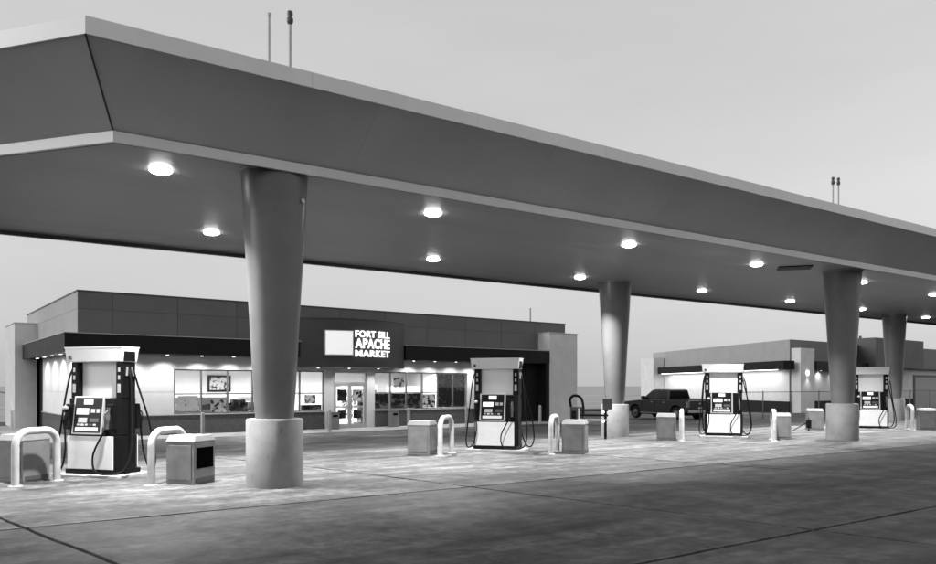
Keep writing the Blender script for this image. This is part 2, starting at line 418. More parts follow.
def canopy_light(x, y):
    row = "on the shop side" if vof(x, y) > .5 else "along the open forecourt side"
    o = thing("canopy_light", (x, y, ZS + .09), UA, "lit downlight in the canopy soffit row " + row, "light", "downlights under the canopy")
    MB().lathe([(.175, -.002), (.175, -.012), (.166, -.018)], 40).build("housing", M_white, o)
    MB().lathe([(.174, -.0185), (.168, -.035), (.14, -.055), (.09, -.066), (.002, -.07)], 40).build("lens", M_lens, o)
    l = lamp("lamp_light", 'AREA', (0, 0, -.13), 315, o, size=.26, spread=106)
for x, y in [(-4.92, 12.17), (-.70, 15.2), (3.94, 18.6), (8.2, 21.6), (13.1, 25.3), (17.6, 28.7),
             (-9.6, 14.35), (-5.77, 17.1), (-.95, 20.7), (3.57, 24.2), (8.5, 27.6), (13.1, 30.9), (17.7, 34.2), (23.0, 38.2)]:
    canopy_light(x, y)

def roof_pipe(u, v, h, r, label, cap=False):
    x, y, _ = uv(u, v); o = thing("vent_pipe", (x, y, ZS + 1.1), UA, label, "vent pipe", "vent pipes on the canopy roof")
    MB().lathe([(r, 0), (r, h)], 12).build("pipe", M_pipe, o)
    MB().lathe([(r * 2.4, 0), (r * 2.2, .05), (r * 1.1, .09)], 12).build("flashing", M_roof, o)
    if cap: MB().lathe([(r * 1.3, h - .10), (r * 2.1, h - .06), (r * 2.1, h + .0), (r * 1.2, h + .03), (r * 1.9, h + .06), (r * 1.7, h + .12), (.005, h + .14)], 14).build("cap", M_darkgrey, o)
    else: MB().lathe([(r * 1.25, h - .02), (r * 1.25, h + .03)], 12).build("cap", M_pipe, o)
roof_pipe(2.22, -2.3, 1.76, .022, "plain thin vent pipe beside a capped one on canopy roof")
roof_pipe(2.59, -2.3, 1.80, .026, "thin vent pipe with dark cap, next to a plain pipe on canopy roof", True)
roof_pipe(19.55, -2.3, 1.62, .024, "left one of two dark-capped vent pipes above the tapering column", True)
roof_pipe(19.85, -2.3, 1.65, .024, "right one of two dark-capped vent pipes above the tapering column", True)

# ------------------------------------------------------------------ fuel dispensers
RP = -R(17.5)
def pump_proto():
    o = thing("fuel_dispenser", (0, 0, 0), RP, "", "fuel pump", "fuel pumps under the canopy")
    MB().box(-.72, .72, -.46, .46, -.05, .045).build("pad", M_walk, o, .015)
    MB().box(-.56, .56, -.31, .31, .045, .13).build("plinth", M_black, o, .008)
    # cabinet with bulging ends
    poly = [(-.50, -.29), (.50, -.29), (.58, -.16), (.58, .16), (.50, .29), (-.50, .29), (-.58, .16), (-.58, -.16)]
    MB().prism(poly, .13, .73).build("cabinet", M_black, o, .012)
    hd = [(-.52, -.25), (.50, -.25), (.56, -.14), (.56, .14), (.50, .25), (-.52, .25), (-.56, .14), (-.56, -.14)]
    MB().prism(hd, .732, 1.40).build("head", M_black, o, .012)
    for sy in (-1, 1):
        MB().box(-.505, .495, min(sy * .292, sy * .318), max(sy * .292, sy * .318), .135, .725).build("lower_panel", M_white, o, .006)
        # tilted display in a bright frame
        d = link("display", None, o, (-.06, sy * .252, .742), (R(7) * (-sy), 0, 0 if sy < 0 else math.pi))
        if sy > 0: d.rotation_euler = (R(-7), 0, math.pi); d.location = (.06, .252, .742)
        else: d.rotation_euler = (R(-7), 0, 0)
        f = MB()
        f.box(-.335, .335, -.09, .05, 0, .69)
        f.build("display_frame", M_frame, d, .012)
        MB().box(-.295, .295, -.096, -.088, .035, .66).build("bezel", M_bezel, d)
        for (x0, x1, z0, z1, m) in ((-.10, .10, .54, .63, M_screen), (-.25, .02, .36, .47, M_screen), (.07, .16, .39, .46, M_frame), (.19, .26, .39, .46, M_frame),
                                    (-.20, .0, .21, .30, M_frame), (.06, .26, .22, .29, M_darkgrey), (-.25, .25, .06, .13, M_white)):
            nm = "screen" if m is M_screen else ("keypad" if m is not M_white else "grade_label")
            MB().box(x0, x1, -.104, -.0955, z0, z1).build(nm, m, d, .003)
        for k in range(5):
            MB().box(-.22 + k * .09, -.16 + k * .09, -.103, -.0955, .158, .192).build("grade_button", (M_frame, M_white, M_frame, M_darkgrey, M_frame)[k], d, .004)
    for sx in (-1, 1):
        MB().prism([(sx * .50 - .075, -.16), (sx * .50 + .075, -.16), (sx * .50 + .075, .16), (sx * .50 - .075, .16)], 1.395, 2.05).build("post", M_black, o, .02)
        MB().box(sx * .50 - .03, sx * .50 + .03, -.172, -.161, 1.50, 1.66).build("notice", M_frame, o)
        for zz in (1.78, 1.92):
            MB().box(sx * .50 - .02, sx * .50 + .02, -.170, -.161, zz - .045, zz + .03).build("notice", M_frame, o)
    MB().box(-.42, .42, -.05, .05, 1.405, 2.045).build("valance_panel", M_white, o, .006)
    hx = [(-.64, -.33), (.64, -.33), (.64, .33), (-.64, .33)]
    h = MB().hexa([(-.64, -.20, 2.05), (.58, -.20, 2.05), (.58, .20, 2.05), (-.64, .20, 2.05), (-.665, -.225, 2.31), (.605, -.225, 2.31), (.605, .225, 2.31), (-.665, .225, 2.31)])
    hd = h.build("header", M_white, o, .018)
    MB().box(-.58, -.52, -.222, -.205, 2.10, 2.17).build("number_plate", M_darkgrey, hd)
    MB().box(.584, .604, -.15, .12, 2.065, 2.24).build("emblem_plate", M_black, hd)
    MB().box(-.67, .61, -.23, .23, 2.303, 2.325).build("header_cap", M_trim, hd, .004)
    # nozzles in their boots, hoses from the posts
    for sx, sy in ((-1, -1), (1, -1), (1, 1), (-1, 1)):
        xb = sx * .46
        MB().box(xb - .075, xb + .075, min(sy * .25, sy * .33), max(sy * .25, sy * .33), .84, 1.30).build("nozzle_boot", M_black, o, .02)
        y = sy * .37
        nz = MB().tube(spline([(xb, y, 1.24), (xb, y - sy * -.01, 1.12), (xb + sx * .01, y + sy * .03, 1.0), (xb + sx * .01, y + sy * .045, .86)], 5), [.030] * 6 + [.036] * 5 + [.026] * 5, 8)
        nz.tube(spline([(xb, y + sy * .015, 1.20), (xb, y + sy * .10, 1.10), (xb, y + sy * .075, .93)], 5), .011, 6)
        nz.build("nozzle", M_darkgrey if sx * sy < 0 else M_black, o)
        if sx < 0 and sy < 0: MB().lathe([(.0, 1.19), (.045, 1.2), (.05, 1.25), (.0, 1.27)], 12, (xb, y - .03)).build("nozzle_cap", M_frame, o)
        if sy < 0:
            j = -.05 if sx < 0 else .03
            if sx < 0: path = [(-.57, -.12, 1.96), (-.62, -.16, 1.75), (-.66, -.24, 1.25), (-.72, -.30, .6), (-.74, -.34, .22), (-.66, -.38, .085), (-.52, -.41, .20), (-.45, -.42, .5), (xb + .005, -.42, .87)]
            else: path = [(.57, -.02, 1.96), (.66, -.05, 1.7), (.72, -.10, 1.1), (.80, -.20, .5), (.76, -.34, .14), (.52, -.45, .075), (.26, -.47, .12), (.20, -.46, .38), (.32, -.44, .66), (xb, -.42, .87)]
        else:
            if sx < 0: path = [(-.57, .12, 1.96), (-.61, .2, 1.6), (-.64, .3, 1.0), (-.63, .38, .35), (-.55, .43, .12), (-.46, .43, .4), (xb, .42, .87)]
            else: path = [(.57, .10, 1.96), (.64, .16, 1.6), (.78, .26, 1.0), (.86, .32, .4), (.80, .38, .12), (.66, .42, .10), (.52, .43, .4), (xb, .42, .87)]
        MB().tube(spline(path, 8), .017, 8).build("hose", M_black2, o)
        MB().tube([(sx * .575, sy * .05, 1.96), (sx * .59, sy * .08, 1.80)], .026, 8).build("hose_swivel", M_chrome, o)
    return o
pumps = [(-6.65, 13.86, "white and black fuel pump standing before the shop's lit white end wall"),
         (.76, 19.26, "white and black fuel pump standing before the shop's dark end wall"),
         (8.19, 24.36, "white and black fuel pump standing before the white side wall of the far building"),
         (15.07, 28.46, "white and black fuel pump standing between two tapering columns")]
pp = pump_proto()
for i, (x, y, lb) in enumerate(pumps):
    o = pp if i == 0 else copy_tree(pp)
    o.location = (x, y, gz(x, y)); o["label"] = lb

# ------------------------------------------------------------------ bins and hoop bollards
def bin_proto():
    o = thing("waste_bin", (0, 0, 0), RP, "", "waste bin", "bins at the pump islands")
    s = .275
    MB().box(-s, s, -s, s, .0, .70).build("body", M_bin, o, .012)
    MB().box(-s + .05, s - .05, -s - .012, -s + .002, .07, .64).build("front_panel", M_bin, o, .006)
    MB().box(s - .002, s + .010, -s + .04, s - .04, .03, .10).build("kick_plate", M_darkgrey, o)
    MB().hexa([(-s - .012, -s - .012, .70), (s + .012, -s - .012, .70), (s + .012, s + .012, .70), (-s - .012, s + .012, .70),
               (-s + .02, -s + .05, .80), (s - .02, -s + .05, .80), (s - .02, s - .05, .80), (-s + .02, s - .05, .80)]).build("lid", M_binlid, o, .01)
    return o
def hoop_proto(wd, h):
    o = thing("hoop_bollard", (0, 0, 0), RP, "", "bollard", "hoop bollards guarding the pumps")
    r = .24; pts = [(0, 0, -.02), (0, 0, h - r)]
    for k in range(1, 9): a = math.pi / 2 * k / 8; pts.append((0, r - r * math.cos(a), h - r + r * math.sin(a)))
    for k in range(0, 9): a = math.pi / 2 * k / 8; pts.append((0, wd - r + r * math.sin(a), h - r + r * math.cos(a)))
    pts.append((0, wd, -.02))
    MB().tube(pts, .060, 16).build("hoop", M_pipe, o)
    for y in (0, wd): MB().lathe([(.105, -.005), (.105, .012), (.08, .02)], 16, (0, y)).build("foot_ring", M_walk, o)
    return o
# near corner of each bin on the ground
bins = [(-7.62, 13.05, "grey bin left of a hoop bollard, before the shop's end wall"),
        (-4.66, 12.78, "grey bin beside the nearest column, dark opening in its side"),
        (-1.09, 18.2, "grey bin just left of an open hoop bollard before the shop windows"),
        (2.60, 18.45, "grey bin right of a pump, before the shop's pale end pylon"),
        (5.98, 22.9, "grey bin just below the pickup truck"),
        (9.58, 23.3, "grey bin beside the column, between a bollard and that column"),
        (12.9, 28.3, "grey bin half hidden behind the tapering column"),
        (17.0, 28.2, "grey bin right of the last pump, beside a hoop bollard")]
bp = bin_proto()
for i, (x, y, lb) in enumerate(bins):
    o = bp if i == 0 else copy_tree(bp)
    o.location = (x, y, gz(x, y)); o["label"] = lb
    if i == 1: bin_open = o
MB().box(.271, .287, -.215, .215, .26, .60).build("opening", M_void, bin_open)  # flat black sheet in place of the shaded inside
hoops = [(-7.28, 12.22, "white hoop bollard left of the pump before the shop's end wall"),
         (-5.16, 12.38, "white hoop bollard between that end-wall pump and its bin by the column"),
         (-.64, 17.55, "white hoop bollard left of the pump before the shop's dark wall, open side showing"),
         (1.96, 18.0, "white hoop bollard touching the bin before the shop's end pylon"),
         (6.3, 22.45, "white hoop bollard seen end-on below the pickup truck"),
         (9.02, 22.35, "white hoop bollard seen end-on right of the pump by the far building"),
         (16.35, 27.95, "white hoop bollard right of the pump between two columns")]
hp = hoop_proto(.82, .88)
for i, (x, y, lb) in enumerate(hoops):
    o = hp if i == 0 else copy_tree(hp)
    o.location = (x, y, gz(x, y)); o["label"] = lb

# ------------------------------------------------------------------ shop
SA = R(37.6); FZ = -.40
shop = thing("convenience_store", (-15.1, 29.4, FZ), SA, "low flat-roofed shop with lit sign, dark cladding and bright windows", "shop")
def sw(x, y, z=0):
    return (-15.1 + x * math.cos(SA) - y * math.sin(SA), 29.4 + x * math.sin(SA) + y * math.cos(SA), FZ + z)
LX, DY = 26.4, 13.0
B = lambda *a: MB().box(*a)
# sidewalk in front and along the side
walk = structure(MB().prism([(-2.0, -2.6), (27.4, -2.6), (27.4, 0), (-.02, 0), (-.02, 12), (-2.0, 12)], -.35, 0).build("sidewalk", M_walk, None, .02))
walk.location = shop.location; walk.rotation_euler = (0, 0, SA)
for k in range(16):
    pass
# structural walls
MB().box(.0, 3.62, .0, .25, .84, 3.4).build("wall", M_wall, shop)
for (x0, x1, z0) in ((10.52, 11.0, .0), (12.82, 13.25, .0), (19.02, 19.5, .84)):
    MB().box(x0, x1, 0, .25, z0, 2.72).build("pier", M_wall, shop)
MB().box(3.62, 19.5, 0, .25, 2.72, 3.4).build("lintel_wall", M_wall, shop)
for (x0, x1) in ((-.03, 10.52), (13.25, 19.5)):
    MB().box(x0, x1, -.03, .24, 0, .80).build("brick_wainscot", M_brick, shop)
    MB().box(x0 - .02, x1, -.07, .20, .80, .84).build("sill", M_sill, shop, .006)
MB().box(19.5, 24.2, -.35, .25, 0, 3.4).build("dark_wall", M_darkwall, shop)
MB().box(24.2, LX, 0, .25, 0, 3.4).build("wall", M_wall, shop)
# left side
MB().box(0, .25, .25, 7.96, .84, 3.4).build("side_wall", M_wall, shop)
MB().box(-.03, .24, .24, 7.96, 0, .80).build("brick_wainscot", M_brick, shop)
MB().box(-.07, .20, .24, 7.96, .80, .84).build("sill", M_sill, shop, .006)
MB().box(.1, .3, 7.96, DY, 0, 3.4).build("dark_wall", M_darkwall, shop)
MB().box(LX - .25, LX, .25, DY, 0, 3.4).build("side_wall", M_wall, shop)
MB().box(.3, LX - .25, DY - .25, DY, 0, 3.4).build("rear_wall", M_wall, shop)
# white facing panels either side of the first window
for x0, x1 in ((.01, 1.82), (1.84, 3.6)):
    for z0, z1 in ((.85, 1.76), (1.78, 3.35)):
        B(x0, x1, -.018, .0, z0, z1).build("wall_panel", M_wall, shop)
for y0, y1 in ((.0, 2.6), (2.62, 5.2), (5.22, 7.95)):
    for z0, z1 in ((.85, 1.76), (1.78, 3.35)):
        B(-.018, .0, y0, y1, z0, z1).build("wall_panel", M_wall, shop)
# parapet block with cladding
B(.03, LX - .03, .03, DY - .03, 3.4, 5.70).build("parapet_core", M_darkgrey, shop)
xs = [0, 1.25] + [1.25 + 2.52 * k for k in range(1, 10)] + [LX]
for a, b in zip(xs[:-1], xs[1:]):
    for z0, z1 in ((3.42, 5.02), (5.03, 5.70)):
        B(a + .008, b - .008, 0, .028, z0, z1).build("cladding_panel", M_panel, shop)
for k in range(5):
    for z0, z1 in ((3.42, 5.02), (5.03, 5.70)):
        B(0, .028, .03 + 2.59 * k + .006, .03 + 2.59 * (k + 1) - .006, z0, z1).build("side_cladding_panel", M_sidepanel, shop)  # paler than the front panels; sky light is in the colour
        B(LX - .028, LX, .03 + 2.59 * k + .006, .03 + 2.59 * (k + 1) - .006, z0, z1).build("side_cladding_panel", M_sidepanel, shop)
for (a) in ((-.03, LX + .03, -.03, .10), (-.03, .10, .10, DY), (LX - .10, LX + .03, .10, DY)):
    B(*a, 5.702, 5.75).build("coping", M_darkgrey, shop)
# awning band
B(-.63, 9.0, -1.03, -.001, 3.30, 4.0).build("awning_band", M_band, shop)
B(14.4, 24.15, -1.03, -.001, 3.30, 4.0).build("awning_band", M_band, shop)
B(-.63, -.02, 0.0, 9.7, 3.30, 4.0).build("awning_band", M_band, shop)
for a in ((-.66, 9.0, -1.06, 0), (14.4, 24.15, -1.06, 0), (-.66, -.02, .001, 9.7)):
    B(*a, 4.002, 4.035).build("awning_flashing", M_bandside, shop)
B(23.9, 24.15, -1.0, -.36, 0, 3.29).build("dark_end_wall", M_darkwall, shop)
# pylons
B(24.2, 26.45, -.95, -.002, 0, 5.05).build("pylon", M_pylon, shop, .01)
B(-.95, -.002, 9.75, 13.2, 0, 5.05).build("pylon", M_pylon, shop, .01)
for a in ((24.16, 26.49, -.99, .0), (-.99, .0, 9.71, 13.2)):
    B(*a, 5.052, 5.09).build("pylon_coping", M_pylon, shop)
# roof vent
v = thing("vent_pipe", sw(24.5, 1.0, 5.70), SA, "thin vent pipe on the roof of the shop", "vent pipe")
MB().lathe([(.05, 0), (.05, .95)], 10).build("pipe", M_pipe, v); MB().lathe([(.12, 0), (.06, .08)], 10).build("flashing", M_roof, v)
# bowed sign housing
def bow(x):      # front y of the housing at x
    c, hw, sag = 11.525, 2.83, 1.0
    f = max(0, 1 - ((x - c) / hw) ** 2); return -.95 - sag * f
N = 28
pf = [(8.70 + 5.65 * k / N, bow(8.70 + 5.65 * k / N)) for k in range(N + 1)]
mb = MB()
poly = pf + [(14.35, -.002), (8.70, -.002)]
mb.prism(poly, 2.88, 5.06)
so = mb.build("sign_housing", M_signbox, shop)
mb = MB(); mb.prism([(x, y - .03) for x, y in pf] + [(14.38, -.002), (8.67, -.002)], 5.062, 5.11); mb.build("sign_coping", M_darkgrey, shop)
def on_bow(me, x0, z0, off):
    for vt in me.vertices:
        x = x0 + vt.co.x; z = z0 + vt.co.y; d = vt.co.z
        vt.co = (x, bow(x) - off - d, z)
    me.update()
# lit square
def curved_panel(x0, x1, z0, z1, off, th, name, m):
    k = 12; vs = []; fs = []
    for i in range(k + 1):
        x = x0 + (x1 - x0) * i / k
        for (d, z) in ((off, z0), (off, z1), (off + th, z1), (off + th, z0)): vs.append((x, bow(x) - d, z))
    for i in range(k):
        for j in range(4): fs.append((4 * i + j, 4 * i + (j + 1) % 4, 4 * i + 4 + (j + 1) % 4, 4 * i + 4 + j))
    fs += [(0, 1, 2, 3), (4 * k + 3, 4 * k + 2, 4 * k + 1, 4 * k)]
    return MB().add(vs, fs).build(name, m, so)
curved_panel(9.70, 10.95, 3.40, 4.54, .005, .10, "sign_tray", M_frame)
curved_panel(9.74, 10.91, 3.44, 4.50, .107, .02, "sign_square", M_glow)
def sign_text(body, x, z, size, wx, off=.012):
    cu = bpy.data.curves.new("letters", 'FONT'); cu.body = body; cu.size = size; cu.extrude = .03; cu.offset = off; cu.space_character = 1.1
    ob = bpy.data.objects.new("letters", cu); COL.objects.link(ob)
    bpy.context.view_layer.update()
    me = bpy.data.meshes.new_from_object(ob.evaluated_get(bpy.context.evaluated_depsgraph_get()))
    bpy.data.objects.remove(ob)
    xs_ = [q.co.x for q in me.vertices]; a, b = min(xs_), max(xs_)
    for q in me.vertices: q.co.x = (q.co.x - a) * wx / (b - a)
    on_bow(me, x, z, .07)
    me.materials.clear(); me.materials.append(M_letter)
    return link("letters", me, so)
sign_text("FORT SILL", 11.06, 4.26, .42, 1.98, .009)
sign_text("APACHE", 11.06, 3.76, .62, 1.98, .013)
sign_text("MARKET", 11.06, 3.37, .42, 1.98, .009)

# windows
def window(x0, x1, extra=None, split=True, fullpost=None):
    w_ = link("window", None, shop)
    f = MB(); z0, z1 = .842, 2.718
    f.box(x0, x0 + .03, .06, .16, z0, z1); f.box(x1 - .03, x1, .06, .16, z0, z1)
    f.box(x0 + .03, x1 - .03, .06, .16, z0, z0 + .05); f.box(x0 + .03, x1 - .03, .06, .16, z1 - .05, z1)
    if split: f.box(x0 + .03, x1 - .03, .065, .155, 1.66, 1.71)
    f.build("frame", M_mull, w_)
    for a, b in (((z0 + .05, 1.66), (1.71, z1 - .05)) if split else ((z0 + .05, z1 - .05),)):
        B(x0 + .031, x1 - .031, .105, .113, a + .001, b - .001).build("pane", M_glass, w_)
    for e in extra or []:
        xa, xb, za, zb, m = e
        B(x0 + .05 + xa * (x1 - x0 - .1), x0 + .05 + xb * (x1 - x0 - .1), .125, .129, za, zb).build("poster", m, w_)
wl = [3.65, 4.78, 5.92, 7.04, 8.16, 9.30, 10.5]
ex = {0: [(.12, .92, .96, 1.60, M_post1)], 1: [(.35, .98, .90, 1.42, M_post2)], 2: [(.05, .85, .90, 1.30, M_post3)],
      5: [(.02, .98, .90, 1.14, M_post3), (.2, .7, 1.2, 1.6, M_post2)], 4: [(.1, .8, .9, 1.5, M_post2)]}
for i, (a, b) in enumerate(zip(wl[:-1], wl[1:])): window(a, b, ex.get(i))
wr = [13.27, 14.2, 15.16, 16.13, 17.1, 18.1, 19.0]
ex = {0: [(0, 1, .9, 1.65, M_post3)], 1: [(0, 1, .9, 1.65, M_post3), (.2, .95, 1.95, 2.45, M_post2)], 2: [(0, 1, .9, 1.65, M_post3)],
      3: [(.05, .95, .9, 1.6, M_post2)], 4: [(0, 1, .9, 2.66, M_post3)], 5: [(0, 1, .9, 2.66, M_darkwall)]}
for i, (a, b) in enumerate(zip(wr[:-1], wr[1:])): window(a, b, ex.get(i), split=i < 4)
B(18.2, 18.85, .118, .123, 1.75, 2.5).build("notice", M_post2, shop)
# double door with transom
tr = link("door_surround", None, shop)
f = MB()
f.box(11.0, 11.07, .04, .18, 0, 2.72); f.box(12.75, 12.82, .04, .18, 0, 2.72)
f.box(11.07, 12.75, .04, .18, 2.12, 2.20); f.box(11.07, 12.75, .04, .18, 2.64, 2.72)
f.build("frame", M_frame, tr)
B(11.07, 12.75, .105, .113, 2.201, 2.639).build("pane", M_glass, tr)
for x0, x1, s in ((11.075, 11.905, 1), (11.915, 12.745, -1)):
    d = link("door", None, shop); f = MB()
    f.box(x0, x0 + .09, .07, .13, .01, 2.11); f.box(x1 - .09, x1, .07, .13, .01, 2.11)
    f.box(x0 + .09, x1 - .09, .07, .13, .01, .20); f.box(x0 + .09, x1 - .09, .07, .13, 2.0, 2.11); f.box(x0 + .09, x1 - .09, .07, .13, .98, 1.06)
    f.build("frame", M_frame, d)
    B(x0 + .09, x1 - .09, .096, .104, .2, .98).build("pane", M_glass, d); B(x0 + .09, x1 - .09, .096, .104, 1.06, 2.0).build("pane", M_glass, d)
    hx = x1 - .05 if s > 0 else x0 + .05
    MB().tube([(hx, .05, .95), (hx, .0, .97), (hx, .0, 1.33), (hx, .05, 1.35)], .014, 8).build("handle", M_chrome, d)
    B(x0 + .18, x1 - .16, .106, .11, 1.3, 1.85).build("sticker", M_post3 if s > 0 else M_post2, d)
    B(x0 + .2, x1 - .2, .106, .11, .45, .85).build("sticker", M_post3, d)
# recessed awning lights
def downlight(x, y, z, pw, parent=shop, cone=150):
    MB().lathe([(.09, z - .03), (.09, z - .001)], 16, (x, y)).build("downlight", M_white, parent)
    MB().lathe([(.06, z - .034), (.06, z - .0305)], 16, (x, y)).build("downlight_lens", M_lens2, parent)
    lamp("wall_washer", 'SPOT', (x, y, z - .05), pw, parent, rot=(R(-6), 0, 0), size=.05, cone=cone)
for x in (.5, 1.85, 3.2, 4.6, 5.95, 7.3, 8.65, 15.2, 16.5, 17.85, 19.1): downlight(x, -.55, 3.30, 120)
for y in (1.0, 2.9, 4.8, 6.7): downlight(-.42, y, 3.30, 95)
for x in (9.9, 11.5, 13.1): downlight(x, -.6, 2.88, 70)
# interior
B(.3, LX - .3, .26, DY - .3, -.05, .005).build("interior_floor", M_intfloor, shop)
B(3.3, 19.5, 6.5, 6.6, .005, 3.2).build("interior_wall", M_int, shop)
B(3.2, 3.3, .26, 6.6, .005, 3.2).build("interior_wall", M_int, shop); B(19.5, 19.6, .26, 6.6, .005, 3.2).build("interior_wall", M_int, shop)
B(3.3, 19.5, .26, 6.5, 2.86, 2.95).build("interior_ceiling", M_ceil, shop)
for k in range(6):
    for yy in (1.7, 4.4):
        x = 4.4 + 2.65 * k
        B(x, x + 1.2, yy, yy + .6, 2.835, 2.858).build("ceiling_light", M_tube, shop)
    lamp("ceiling_lamp", 'AREA', (5.0 + 2.65 * k, 3.2, 2.8), 260, shop, size=1.6)
def shelf(x, y, ln, h, label, lx=True):
    o = thing("shelf_unit", sw(x, y, .005), SA + (0 if lx else R(90)), label, "shelf", "shelves inside the shop")
    B(0, ln, -.03, .03, 0, h).build("back_panel", M_frame, o)
    B(0, ln, -.4, .4, 0, .12).build("base", M_darkgrey, o)
    for q in range(int((h - .2) / .38)):
        z = .16 + .38 * q; B(.02, ln - .02, -.36, -.031, z, z + .025).build("shelf_board", M_frame, o)
        xx = .06
        while xx < ln - .2:
            wd = random.uniform(.14, .34); B(xx, min(xx + wd, ln - .04), -.32, -.06, z + .026, z + .026 + random.uniform(.15, .3)).build("goods", random.choice((M_goods, M_white, M_darkgrey, M_black, M_bin)), o)
            xx += wd + .02
shelf(4.2, 2.4, 2.6, 1.5, "low shelf of goods behind the first shop windows")
shelf(7.4, 2.9, 2.6, 1.5, "low shelf of goods left of the shop door")
shelf(13.6, 2.4, 3.0, 1.5, "low shelf of goods right of the shop door")
shelf(17.0, 5.0, 2.3, 2.0, "tall shelf of goods at the shop's far inner wall")
o = thing("framed_picture", sw(7.2, 6.44, 1.72), SA, "dark framed picture on the white wall inside the shop", "picture")
B(0, 1.2, -.03, .04, 0, .85).build("frame", M_black, o, .01); B(.1, 1.1, -.036, -.03, .1, .75).build("print", M_post2, o)
o = thing("serving_counter", sw(6.3, 1.2, .005), SA, "white counter with a machine seen through the shop windows", "counter")
B(0, 1.6, 0, .6, 0, .95).build("cabinet", M_white, o, .01); B(-.03, 1.63, -.03, .63, .95, .99).build("top", M_black, o)
B(.3, .9, .1, .5, .99, 1.42).build("machine", M_darkgrey, o, .03); B(1.05, 1.45, .1, .5, .99, 1.3).build("machine", M_frame, o, .03)
o = thing("drink_cooler", sw(14.4, 6.0, .005), SA, "white drink cooler against the shop's inner wall", "cooler")
B(0, 2.4, -.3, .35, 0, 2.1).build("cabinet", M_white, o, .02)
for k in range(3): B(.06 + .78 * k, .78 + .78 * k, -.315, -.30, .2, 1.8).build("door", M_goods, o)
B(0, 2.4, -.32, -.30, 1.85, 2.05).build("lit_header", M_glow, o)
# shopfront bins and posts
for x, y, lb in ((10.7, -.55, "slim pale bin against the shop wall left of the doors"), (14.05, -.45, "slim pale bin against the shop wall right of the doors")):
    o = thing("shopfront_bin", sw(x, y, 0), SA, lb, "bin", "slim bins at the shop front")
    B(-.22, .22, -.2, .2, 0, .75).build("body", M_binlid, o, .03); B(-.23, .23, -.21, .21, .75, .80).build("lid", M_bin, o, .015)
    B(-.13, .13, -.206, -.2, .58, .68).build("slot", M_void, o)  # slot's inner shade put on as a black sheet
posts = [(-1.4, 6.7, "white post bollard beside the shop's end wall"), (4.05, -2.3, "white post bollard before the first shop windows"), (9.6, -2.3, "white post bollard just left of the shop doors"),
         (13.75, -2.3, "white post bollard behind the bin and hoop bollard before the shop windows"), (17.2, -2.3, "white post bollard at the last shop window"), (22.2, -2.3, "white post bollard before the shop's pale end pylon")]
pm = None
for x, y, lb in posts:
    o = thing("post_bollard", sw(x, y, 0), 0, lb, "bollard", "post bollards before the shop")
    if pm is None:
        pm = (MB().lathe([(.075, -.01), (.075, .92), (.06, .96), (.03, .985), (.002, .99)], 16).mesh("post", M_pipe), MB().lathe([(.12, -.004), (.12, .015), (.08, .02)], 16).mesh("foot_ring", M_walk))
    link("post", pm[0], o); link("foot_ring", pm[1], o)

# ------------------------------------------------------------------ far building
B2 = (25.4, 60.0, -.5)
far = thing("far_building", B2, SA, "flat-roofed pale building with black awning band behind the pickup and fence", "building")
dl = Vector((11.5, 22.7)).normalized(); no = Vector((-dl.y, dl.x)); LW = 25.4
def lw(t, off): p = dl * t + no * off; return (p.x, p.y)
MB().prism([(0, 0), (38, 0), (38, 24), lw(LW, 0)], -.4, 5.80).build("wall", M_sidepanel, far)  # pale grey carries the light on the left-facing side
MB().prism([(.03, -.05), (11, -.05), (11, -.001), (.03, -.001)], 3.5, 5.8).build("front_cladding", M_panel, far)
MB().prism([(20.8, -.05), (38, -.05), (38, -.001), (20.8, -.001)], 3.9, 5.8).build("front_cladding", M_panel, far)
def lbox(t0, t1, o0, o1, z0, z1, name, m):
    return MB().prism([lw(t0, o1), lw(t0, o0), lw(t1, o0), lw(t1, o1)], z0, z1).build(name, m, far)
lbox(.0, LW, .002, .06, .9, 3.4, "white_wall", M_wall)
lbox(-.05, LW, .002, .10, -.3, .88, "dark_wainscot", M_darkwall)
lbox(-.7, 22, .05, 1.0, 3.42, 4.1, "awning_band", M_band)
lbox(LW - 3.0, LW + .3, .1, 1.3, -.3, 5.15, "pylon", M_pylon)
B(.1, 2.2, -.85, -.06, -.3, 5.1).build("pylon", M_pylon, far)
B(2.25, 11, -1.0, -.06, 3.42, 4.1).build("awning_band", M_band, far)
B(2.25, 12, -.08, -.052, .9, 3.4).build("white_wall", M_wall, far)
B(2.25, 38, -.10, -.052, -.3, .88).build("dark_wainscot", M_darkwall, far)
B(11.05, 20.7, -1.6, -.06, 3.75, 6.3).build("sign_housing", M_signbox, far)
B(12.1, 38, -.07, -.052, .9, 3.7).build("grey_wall", M_pylon, far)
B(20.9, 38, -.6, -.06, 3.72, 3.88).build("awning_edge", M_darkgrey, far)
for x0, x1, m in ((17.6, 19.2, M_band),):
    d = link("door", None, far); B(x0, x1, -.12, -.075, .0, 2.4).build("frame", M_sill, d); B(x0 + .12, x1 - .12, -.13, -.121, .1, 2.28).build("pane", M_tint, d)
d = link("roller_door", None, far)
B(22.2, 28.5, -.13, -.075, -.2, 3.2).build("frame", M_darkgrey, d)
for k in range(12): B(22.5, 28.2, -.16, -.131, -.15 + .26 * k, -.15 + .26 * k + .25).build("slat", M_sidepanel, d)
downlight(4.2, -.35, 3.42, 50, far); downlight(6.5, -.35, 3.42, 50, far)
o = B(.98, 1.22, -.93, -.852, 3.0, 3.3).build("wall_lamp", M_lens2, far); lamp("wall_lamp_light", 'SPOT', (1.1, -1.05, 2.95), 40, far, rot=(R(-20), 0, 0), size=.1, cone=120)
B(18.3, 18.5, -.18, -.131, 2.0, 2.2).build("wall_lamp", M_lens2, far)
p = lw(11, .75); ang = math.atan2(dl.y, dl.x)
